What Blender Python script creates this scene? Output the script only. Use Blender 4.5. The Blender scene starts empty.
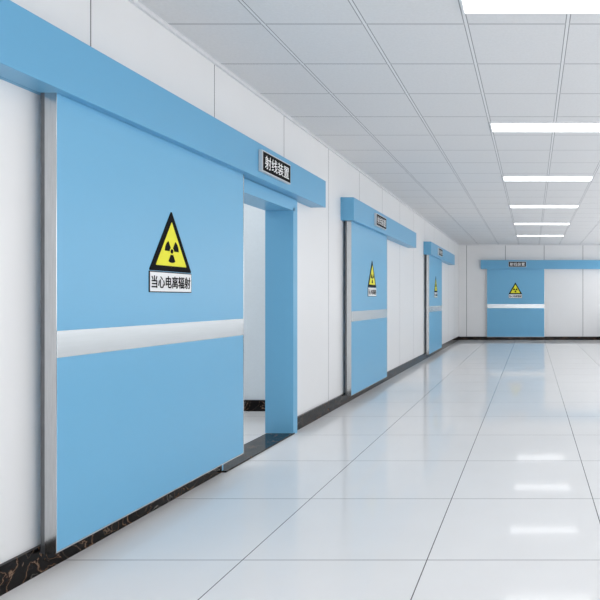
import bpy, bmesh, math
from mathutils import Matrix, Vector

scene = bpy.context.scene
scene.view_settings.view_transform = 'Standard'
try: scene.view_settings.look = 'None'
except Exception: pass

WX = -2.17; HC = 2.83; BY = 17.8; RX = 2.6; NY = -3.0

# ---------------------------------------------------------------- materials
def new_mat(name):
    m = bpy.data.materials.new(name); m.use_nodes = True
    nt = m.node_tree; b = nt.nodes['Principled BSDF']
    return m, nt, b

def simple(name, col, rough=0.5, metal=0.0, spec=0.5, noise=0.03, nscale=40, stretch=None):
    m, nt, b = new_mat(name)
    b.inputs['Roughness'].default_value = rough
    b.inputs['Metallic'].default_value = metal
    b.inputs['Specular IOR Level'].default_value = spec
    tc = nt.nodes.new('ShaderNodeTexCoord')
    n = nt.nodes.new('ShaderNodeTexNoise'); n.inputs['Scale'].default_value = nscale
    if stretch:
        mp = nt.nodes.new('ShaderNodeMapping'); mp.inputs['Scale'].default_value = stretch
        nt.links.new(tc.outputs['Object'], mp.inputs['Vector']); nt.links.new(mp.outputs[0], n.inputs['Vector'])
    else:
        nt.links.new(tc.outputs['Object'], n.inputs['Vector'])
    mix = nt.nodes.new('ShaderNodeMix'); mix.data_type = 'RGBA'
    mix.inputs['A'].default_value = (*[c*(1-noise) for c in col], 1)
    mix.inputs['B'].default_value = (*[min(1, c*(1+noise)) for c in col], 1)
    nt.links.new(n.outputs['Fac'], mix.inputs['Factor'])
    nt.links.new(mix.outputs['Result'], b.inputs['Base Color'])
    return m

def line_mask(nt, comp, spacing, offset, width):
    def M(op, a, bval=None):
        n = nt.nodes.new('ShaderNodeMath'); n.operation = op
        nt.links.new(a, n.inputs[0])
        if bval is not None: n.inputs[1].default_value = bval
        return n.outputs[0]
    g = nt.nodes.new('ShaderNodeNewGeometry')
    s = nt.nodes.new('ShaderNodeSeparateXYZ')
    nt.links.new(g.outputs['Position'], s.inputs[0])
    v = s.outputs[comp]
    v = M('SUBTRACT', v, offset); v = M('DIVIDE', v, spacing); v = M('ADD', v, 0.5)
    v = M('FRACT', v); v = M('SUBTRACT', v, 0.5); v = M('ABSOLUTE', v)
    v = M('MULTIPLY', v, spacing); v = M('LESS_THAN', v, width/2)
    return v

def lined(name, col, layers, rough=0.4, spec=0.5, noise=0.02, nscale=3, ndetail=2):
    """layers: list of (linecolor, [(comp,spacing,offset,width),...])"""
    m, nt, b = new_mat(name)
    b.inputs['Roughness'].default_value = rough
    b.inputs['Specular IOR Level'].default_value = spec
    g = nt.nodes.new('ShaderNodeNewGeometry')
    n = nt.nodes.new('ShaderNodeTexNoise'); n.inputs['Scale'].default_value = nscale
    n.inputs['Detail'].default_value = ndetail
    nt.links.new(g.outputs['Position'], n.inputs['Vector'])
    mix = nt.nodes.new('ShaderNodeMix'); mix.data_type = 'RGBA'
    mix.inputs['A'].default_value = (*[c*(1-noise) for c in col], 1)
    mix.inputs['B'].default_value = (*[min(1, c*(1+noise)) for c in col], 1)
    nt.links.new(n.outputs['Fac'], mix.inputs['Factor'])
    cur = mix.outputs['Result']
    for lc, defs in layers:
        mask = None
        for d in defs:
            k = line_mask(nt, *d)
            if mask is None: mask = k
            else:
                mx = nt.nodes.new('ShaderNodeMath'); mx.operation = 'MAXIMUM'
                nt.links.new(mask, mx.inputs[0]); nt.links.new(k, mx.inputs[1]); mask = mx.outputs[0]
        mm = nt.nodes.new('ShaderNodeMix'); mm.data_type = 'RGBA'
        nt.links.new(mask, mm.inputs['Factor']); nt.links.new(cur, mm.inputs['A'])
        mm.inputs['B'].default_value = (*lc, 1)
        cur = mm.outputs['Result']
    nt.links.new(cur, b.inputs['Base Color'])
    return m

M_floor = lined('white_polished_tile', (0.865, 0.862, 0.862),
    [((0.13, 0.13, 0.14), [('X', 0.85, -0.484, 0.0050), ('Y', 0.85, 2.764, 0.0045)])], rough=0.06, spec=0.09)
M_wall = lined('white_wall_panel', (0.84, 0.843, 0.85), [((0.20, 0.20, 0.21), [('Y', 1.15, 2.95, 0.008)])], rough=0.35)
M_wallb = lined('white_wall_panel_end', (0.84, 0.843, 0.85), [((0.20, 0.20, 0.21), [('X', 1.15, 1.51, 0.014)])], rough=0.35)
M_wallp = simple('white_wall_plain', (0.80, 0.87, 0.92), 0.5)
M_ceil = lined('mineral_ceiling_tile', (0.76, 0.763, 0.772),
    [((0.30, 0.305, 0.32), [('X', 0.6, -0.39, 0.028), ('Y', 0.6, 3.55, 0.015)]),
     ((0.80, 0.805, 0.815), [('X', 0.6, -0.39, 0.017), ('Y', 0.6, 3.55, 0.006)])],
    rough=0.9, spec=0.1, noise=0.06, nscale=60, ndetail=6)
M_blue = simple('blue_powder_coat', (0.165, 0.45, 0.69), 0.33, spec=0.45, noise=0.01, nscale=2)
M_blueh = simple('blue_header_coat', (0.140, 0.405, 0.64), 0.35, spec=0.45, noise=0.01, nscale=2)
M_steel = simple('brushed_steel', (0.56, 0.57, 0.58), 0.2, metal=1.0, noise=0.15, nscale=30, stretch=(6, .3, 6))
M_edgeshade = simple('dark_steel_seal', (0.16, 0.165, 0.175), 0.35, metal=0.8, noise=0.1, nscale=30)
M_stripe = simple('satin_silver_band', (0.66, 0.70, 0.72), 0.24, metal=0.7, noise=0.06, nscale=20, stretch=(.3, 8, 1))
M_trim = simple('white_ceiling_trim', (0.75, 0.76, 0.78), 0.5)
M_black = simple('black_print', (0.008, 0.008, 0.009), 0.6, spec=0.05)
M_yellow = simple('warning_yellow', (0.86, 0.82, 0.04), 0.5, spec=0.3)
M_white = simple('white_print', (0.88, 0.885, 0.89), 0.5, spec=0.3)
M_lframe = simple('lamp_frame_white', (0.85, 0.86, 0.88), 0.4)
M_sframe = simple('silver_sign_frame', (0.62, 0.64, 0.66), 0.35, metal=0.3)

# marble
M_marble, nt, b = new_mat('dark_veined_marble')
b.inputs['Roughness'].default_value = 0.12
b.inputs['Specular IOR Level'].default_value = 0.14
g = nt.nodes.new('ShaderNodeNewGeometry')
n = nt.nodes.new('ShaderNodeTexNoise'); n.inputs['Scale'].default_value = 3.2; n.inputs['Detail'].default_value = 7
n.inputs['Distortion'].default_value = 1.5
nt.links.new(g.outputs['Position'], n.inputs['Vector'])
r = nt.nodes.new('ShaderNodeValToRGB')
e = r.color_ramp.elements
e[0].position = 0.0; e[0].color = (0.004, 0.0035, 0.0035, 1)
e[1].position = 1.0; e[1].color = (0.005, 0.0045, 0.0045, 1)
for p, c in ((0.41, (0.005, 0.004, 0.004, 1)), (0.416, (0.22, 0.15, 0.10, 1)), (0.422, (0.005, 0.004, 0.004, 1)),
             (0.50, (0.007, 0.005, 0.004, 1)), (0.511, (0.03, 0.016, 0.010, 1)), (0.517, (0.32, 0.20, 0.13, 1)), (0.523, (0.025, 0.014, 0.010, 1)), (0.54, (0.005, 0.004, 0.004, 1)),
             (0.605, (0.005, 0.004, 0.004, 1)), (0.61, (0.30, 0.27, 0.24, 1)), (0.615, (0.005, 0.004, 0.004, 1))):
    q = e.new(p); q.color = c
nt.links.new(n.outputs['Fac'], r.inputs['Fac']); nt.links.new(r.outputs['Color'], b.inputs['Base Color'])

# lamp
M_lamp = bpy.data.materials.new('lamp_diffuser'); M_lamp.use_nodes = True
nt = M_lamp.node_tree; nt.nodes.clear()
em = nt.nodes.new('ShaderNodeEmission'); em.inputs['Color'].default_value = (0.98, 0.99, 1, 1); em.inputs['Strength'].default_value = 4.2
o = nt.nodes.new('ShaderNodeOutputMaterial'); nt.links.new(em.outputs[0], o.inputs[0])

# ---------------------------------------------------------------- mesh helpers
def bm_box(bm, x0, x1, y0, y1, z0, z1, bevel=0.0):
    r = bmesh.ops.create_cube(bm, size=1.0)
    for v in r['verts']:
        v.co = Vector((x0+(v.co.x+.5)*(x1-x0), y0+(v.co.y+.5)*(y1-y0), z0+(v.co.z+.5)*(z1-z0)))
    if bevel > 0:
        es = list({e for v in r['verts'] for e in v.link_edges})
        bmesh.ops.bevel(bm, geom=es, offset=bevel, segments=2, profile=0.5, affect='EDGES')

def finish(name, bm, mat, parent=None):
    bmesh.ops.recalc_face_normals(bm, faces=bm.faces)
    me = bpy.data.meshes.new(name); bm.to_mesh(me); bm.free()
    me.materials.append(mat)
    ob = bpy.data.objects.new(name, me); scene.collection.objects.link(ob)
    if parent: ob.parent = parent
    return ob

def boxes(name, lst, mat, parent=None, bevel=0.0):
    bm = bmesh.new()
    for bx in lst: bm_box(bm, *bx, bevel=bevel)
    return finish(name, bm, mat, parent)

def prism(name, loops, z0, z1, mat, parent=None):
    bm = bmesh.new()
    for lp in loops:
        vs = [bm.verts.new((x, y, z0)) for x, y in lp]
        f = bm.faces.new(vs)
        r = bmesh.ops.extrude_face_region(bm, geom=[f])
        for v in r['geom']:
            if isinstance(v, bmesh.types.BMVert): v.co.z = z1
    return finish(name, bm, mat, parent)

def text_mesh(name, body, w, h, cx, cy, z, mat, parent, bold=0.0):
    cu = bpy.data.curves.new(name, 'FONT'); cu.body = body; cu.size = 1
    cu.extrude = 0.0; cu.resolution_u = 4
    ob = bpy.data.objects.new('tmp', cu); scene.collection.objects.link(ob)
    bpy.context.view_layer.update()
    dg = bpy.context.evaluated_depsgraph_get()
    me = bpy.data.meshes.new_from_object(ob.evaluated_get(dg))
    bpy.data.objects.remove(ob)
    xs = [v.co.x for v in me.vertices]; ys = [v.co.y for v in me.vertices]
    sx = (w-2*bold)/(max(xs)-min(xs)); sy = (h-2*bold)/(max(ys)-min(ys))
    mx = (max(xs)+min(xs))/2; my = (max(ys)+min(ys))/2
    for v in me.vertices:
        v.co = Vector(((v.co.x-mx)*sx+cx, (v.co.y-my)*sy+cy, z))
    # thicken strokes: slightly shifted stacked copies of the same glyph outlines
    bm = bmesh.new()
    k = 0
    for ddx, ddy in ((0, 0), (1, 0), (-1, 0), (0, .6), (0, -.6)):
        n0 = len(bm.verts)
        bm.from_mesh(me)
        bm.verts.ensure_lookup_table()
        for v in bm.verts[n0:]:
            v.co += Vector((ddx*bold, ddy*bold, 0.00006*k))
        k += 1
        if bold == 0: break
    out = bpy.data.meshes.new(name); bm.to_mesh(out); bm.free()
    out.materials.clear(); out.materials.append(mat)
    o2 = bpy.data.objects.new(name, out); scene.collection.objects.link(o2); o2.parent = parent
    return o2

def struct(ob, label=None):
    ob['kind'] = 'structure'
    if label: ob['label'] = label
    return ob

def empty(name, mat):
    ob = bpy.data.objects.new(name, None); ob.empty_display_size = 0.1
    scene.collection.objects.link(ob); ob.matrix_world = mat
    return ob

def frame_left(y, z, x):      # local x->+Y, y->+Z, z->+X
    return Matrix(((0, 0, 1, x), (1, 0, 0, y), (0, 1, 0, z), (0, 0, 0, 1)))
def frame_back(x, z, y):      # local x->+X, y->+Z, z->-Y
    return Matrix(((1, 0, 0, x), (0, 0, -1, y), (0, 1, 0, z), (0, 0, 0, 1)))

def copy_thing(root, mat, name=None):
    r = root.copy(); scene.collection.objects.link(r); r.matrix_world = mat
    if name: r.name = name
    for c in root.children:
        k = c.copy(); scene.collection.objects.link(k); k.parent = r
        for cc in c.children:
            kk = cc.copy(); scene.collection.objects.link(kk); kk.parent = k
    return r

# ---------------------------------------------------------------- room shell
SX = -5.6
OP0, OP1, OPZ = 4.16, 5.36, 2.02       # opening in the corridor wall
struct(boxes('floor', [(SX, RX, NY, BY+.1, -0.1, 0)], M_floor), 'glossy white square floor tiles with thin dark joints')
struct(boxes('ceiling', [(SX, RX, NY, BY+.1, HC, HC+.1)], M_ceil), 'grey suspended ceiling of square mineral tiles')
struct(boxes('wall_left', [(WX-.19, WX, NY, OP0, 0, HC), (WX-.19, WX, OP1, BY, 0, HC), (WX-.19, WX, OP0, OP1, OPZ, HC)], M_wall), 'white panelled corridor wall with thin vertical seams')
struct(boxes('wall_back', [(WX-.19, RX, BY, BY+.1, 0, HC)], M_wallb), 'white panelled end wall of the corridor')
# right wall: out of view, window openings added to let in fill light
bays = []
y = NY
while y < BY-.2:
    bays.append((RX, RX+.1, y, y+.12, .75, 2.62)); y += 2.6
struct(boxes('wall_right', [(RX, RX+.1, NY, BY+.1, 0, .75), (RX, RX+.1, NY, BY+.1, 2.62, HC), (RX, RX+.1, BY-.3, BY+.1, .75, 2.62)] + bays, M_wall), 'white corridor wall with added window openings for fill light')
struct(boxes('wall_side_room_back', [(SX, WX-.19, 6.46, 6.56, 0, HC)], M_wallp), 'plain white wall of the room behind the open door')
struct(boxes('wall_side_room_left', [(SX-.1, SX, 1.5, 6.56, 0, HC)], M_wallp), 'plain white wall of the side room')
struct(boxes('wall_side_room_front', [(SX, WX-.19, 1.4, 1.5, 0, HC)], M_wallp), 'plain white wall of the side room')
bb = 'black marble skirting with brown veins'
struct(boxes('baseboard_left', [(WX, WX+.02, NY, OP0, 0, .12), (WX, WX+.02, OP1+.06, BY, 0, .12)], M_marble), bb)
struct(boxes('baseboard_back', [(WX+.02, RX-.02, BY-.02, BY, 0, .10)], M_marble), bb)
struct(boxes('baseboard_right', [(RX-.02, RX, NY, BY, 0, .12)], M_marble), bb)
struct(boxes('baseboard_side_room', [(SX, WX-.19, 6.44, 6.46, 0, .12)], M_marble), bb)
struct(boxes('trim_1', [(WX-.19, WX+.05, OP0, OP1, 0, .012)], M_marble), 'black marble threshold strip at the open doorway')
struct(boxes('trim_2', [(WX, WX+.02, NY, BY, HC-.025, HC), (WX+.02, RX, BY-.02, BY, HC-.025, HC)], M_trim), 'pale metal edge angle around the ceiling')
struct(boxes('trim_3', [
    (WX-.20, WX+.05, OP1-.03, OP1, 0.012, OPZ),
    (WX-.20, WX+.02, OP0, OP0+.02, 0.012, OPZ),
    (WX-.20, WX+.05, OP0, OP1, OPZ-.03, OPZ),
    (WX, WX+.05, OP1, OP1+.06, 0, OPZ+.075),
    (WX, WX+.05, 4.36, OP1, OPZ, OPZ+.075)], M_blue), 'blue painted metal frame lining the open doorway')

# ---------------------------------------------------------------- doors
DW, DB, DT, DK = 1.70, 0.095, 2.10, .068
def build_door(mat):
    root = empty('door_1', mat)
    h = DW/2
    boxes('panel', [(-h+.004, h-.008, .006+DB, DT, 0.001, DK)], M_blue, root, bevel=0.002)
    boxes('edge_strip', [(-h, -h+.004, DB, DT, .018, DK), (h-.008, h, DB, DT, 0, DK+.0005)], M_steel, root)
    boxes('edge_shade', [(-h, -h+.004, DB, DT, 0, .018)], M_edgeshade, root)  # dark back strip: bright-to-dark shading of the steel edge, put in as colour
    boxes('bottom_rail', [(-h+.004, h-.008, DB, DB+.006, 0, DK+.001)], M_steel, root)
    boxes('reflective_band', [(-h+.004, h-.008, .945, 1.063, DK, DK+.003)], M_stripe, root, bevel=0.0008)
    for c in root.children:
        if c.name.startswith('edge_strip'): c['label'] = 'brushed steel edge strips'
        if c.name.startswith('edge_shade'): c['label'] = 'dark back strip of the steel edge, shading put in as colour'
        if c.name.startswith('reflective'): c['label'] = 'silver horizontal band across the panel'
    root['kind'] = 'structure'
    root['label'] = 'blue lead-lined sliding door with silver band, slid partly open'
    root['category'] = 'sliding door'
    return root
DX = WX+.032
d1 = build_door(frame_left(2.61+DW/2, 0, DX))
for i, mt in enumerate([frame_left(6.87+DW/2, 0, DX), frame_left(12.07+DW/2, 0, DX), frame_back(-.48, 0, BY-.032)]):
    d = copy_thing(d1, mt, 'door_%d' % (i+2))
    d['label'] = 'closed blue lead-lined sliding door with silver band'

# ---------------------------------------------------------------- headers
HL = 3.68; HB, HT, HD = 2.10, 2.36, 0.128; HO = .022
def build_header(mat):
    root = empty('door_header', mat)
    h = HL/2
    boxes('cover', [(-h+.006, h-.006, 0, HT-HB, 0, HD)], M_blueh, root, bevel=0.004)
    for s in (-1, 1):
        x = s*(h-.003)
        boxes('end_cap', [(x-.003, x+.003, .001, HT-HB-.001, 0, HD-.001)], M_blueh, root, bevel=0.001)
    root['label'] = 'long blue metal track cover above a sliding door'
    root['category'] = 'door header'
    root['group'] = 'track covers above the sliding doors'
    return root
h1 = build_header(frame_left(5.88-HL/2, HB, WX+HO))
for mt in [frame_left(6.80+HL/2, HB, WX+HO), frame_left(12.0+HL/2, HB, WX+HO), frame_back(-1.51+HL/2, HB, BY-HO)]:
    copy_thing(h1, mt)
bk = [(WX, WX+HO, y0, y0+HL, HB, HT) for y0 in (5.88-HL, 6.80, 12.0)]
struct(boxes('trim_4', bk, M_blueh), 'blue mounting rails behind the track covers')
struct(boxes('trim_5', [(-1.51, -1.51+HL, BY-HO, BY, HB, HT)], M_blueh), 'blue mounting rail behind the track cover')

# ---------------------------------------------------------------- header signs
def build_plate(mat):
    root = empty('illuminated_sign', mat)
    w, hh = .26, .08
    boxes('housing', [(-w, w, -hh, hh, 0, .03)], M_sframe, root, bevel=0.003)
    boxes('sign_face', [(-w+.010, w-.010, -hh+.010, hh-.010, .03, .031)], M_black, root)
    text_mesh('lettering', '射线装置', .44, .100, 0, 0, .0316, M_white, root, 0.0012)
    root['label'] = 'black sign with white Chinese lettering and steel frame'
    root['category'] = 'sign'; root['group'] = 'black signs on the door headers'
    return root
HX = WX+HD+HO
s1 = build_plate(frame_left(4.69, 2.228, HX))
for mt in [frame_left(7.94, 2.228, HX), frame_left(13.1, 2.228, HX), frame_back(-.43, 2.235, BY-HD-HO)]:
    copy_thing(s1, mt)

# ---------------------------------------------------------------- radiation warning signs
def tri(side, cx, cy, rc=0.0):
    R = side/math.sqrt(3)
    pts = []
    for k in range(3):
        a = math.radians(90+120*k)
        ccx, ccy = cx+(R-2*rc)*math.cos(a), cy+(R-2*rc)*math.sin(a)
        for j in range(7):
            b_ = a-math.radians(60)+math.radians(120)*j/6
            pts.append((ccx+rc*math.cos(b_), ccy+rc*math.sin(b_)))
    return pts
def build_warning(mat):
    root = empty('radiation_warning_sign', mat)     # origin: joint between triangle and plate
    side = .40; inr = side/(2*math.sqrt(3))
    cy = inr+.002
    prism('triangle_border', [tri(side, 0, cy, .006)], 0, .004, M_black, root)
    prism('triangle_face', [tri(side*.73, 0, cy, .003)], .004, .0052, M_yellow, root)
    loops = []
    for k in range(3):
        a0 = math.radians(240+120*k)
        lp = []
        N = 10
        for j in range(N+1):
            a = a0+math.radians(60)*j/N; lp.append((.066*math.cos(a), cy+.066*math.sin(a)))
        for j in range(N, -1, -1):
            a = a0+math.radians(60)*j/N; lp.append((.021*math.cos(a), cy+.021*math.sin(a)))
        loops.append(lp)
    loops.append([(.013*math.cos(math.tau*j/20), cy+.013*math.sin(math.tau*j/20)) for j in range(20)])
    prism('trefoil', loops, .0052, .0062, M_black, root)
    boxes('plate_border', [(-.2, .2, -.118, -.002, 0, .004)], M_black, root)
    boxes('plate_face', [(-.195, .195, -.113, -.007, .004, .0052)], M_white, root)
    text_mesh('lettering', '当心电离辐射', .372, .072, 0, -.060, .0060, M_black, root, 0.0022)
    root['label'] = 'yellow and black radiation trefoil triangle over white lettered plate'
    root['category'] = 'warning sign'; root['group'] = 'radiation warning signs on the doors'
    return root
WXS = DX+DK
w1 = build_warning(frame_left(3.44, 1.358, WXS))
for mt in [frame_left(7.76, 1.358, WXS), frame_left(12.9, 1.358, WXS), frame_back(-.49, 1.358, BY-.1)]:
    copy_thing(w1, mt)

# ---------------------------------------------------------------- ceiling lights
def build_light(mat):
    root = empty('ceiling_light', mat)
    L, W = .6, .15
    boxes('frame', [(-L, L, -W, -W+.012, -.014, 0), (-L, L, W-.012, W, -.014, 0),
                    (-L, -L+.012, -W+.012, W-.012, -.014, 0), (L-.012, L, -W+.012, W-.012, -.014, 0)], M_lframe, root)
    boxes('diffuser', [(-L+.012, L-.012, -W+.012, W-.012, -.010, 0)], M_lamp, root)
    root['label'] = 'flat rectangular white LED panel lit in the ceiling'
    root['category'] = 'ceiling light'; root['group'] = 'LED ceiling panels'
    return root
l1 = build_light(Matrix.Translation((.21, 3.25, HC)))
for k in [1, 2, 3, 4, 5, -1, -2]:
    copy_thing(l1, Matrix.Translation((.21, 3.25+2.4*k, HC)))
for x in (-3.1, -4.6):  # unseen panels added to brighten the side room
    for y in (2.2, 3.2, 4.2, 5.2, 5.9):
        copy_thing(l1, Matrix.Translation((x, y, HC)))

# ---------------------------------------------------------------- world, camera
w = bpy.data.worlds.new('World'); scene.world = w; w.use_nodes = True
bg = w.node_tree.nodes['Background']; bg.inputs['Color'].default_value = (.985, .99, 1, 1); bg.inputs['Strength'].default_value = 2.15

cam = bpy.data.cameras.new('camera'); co = bpy.data.objects.new('camera', cam)
scene.collection.objects.link(co); scene.camera = co
cam.lens = 36; cam.sensor_width = 36; cam.sensor_fit = 'HORIZONTAL'
cam.shift_x = -232/600; cam.shift_y = -.5/600
cam.clip_start = .02
co.location = (0, 0, 1.2); co.rotation_euler = (math.radians(90), 0, 0)
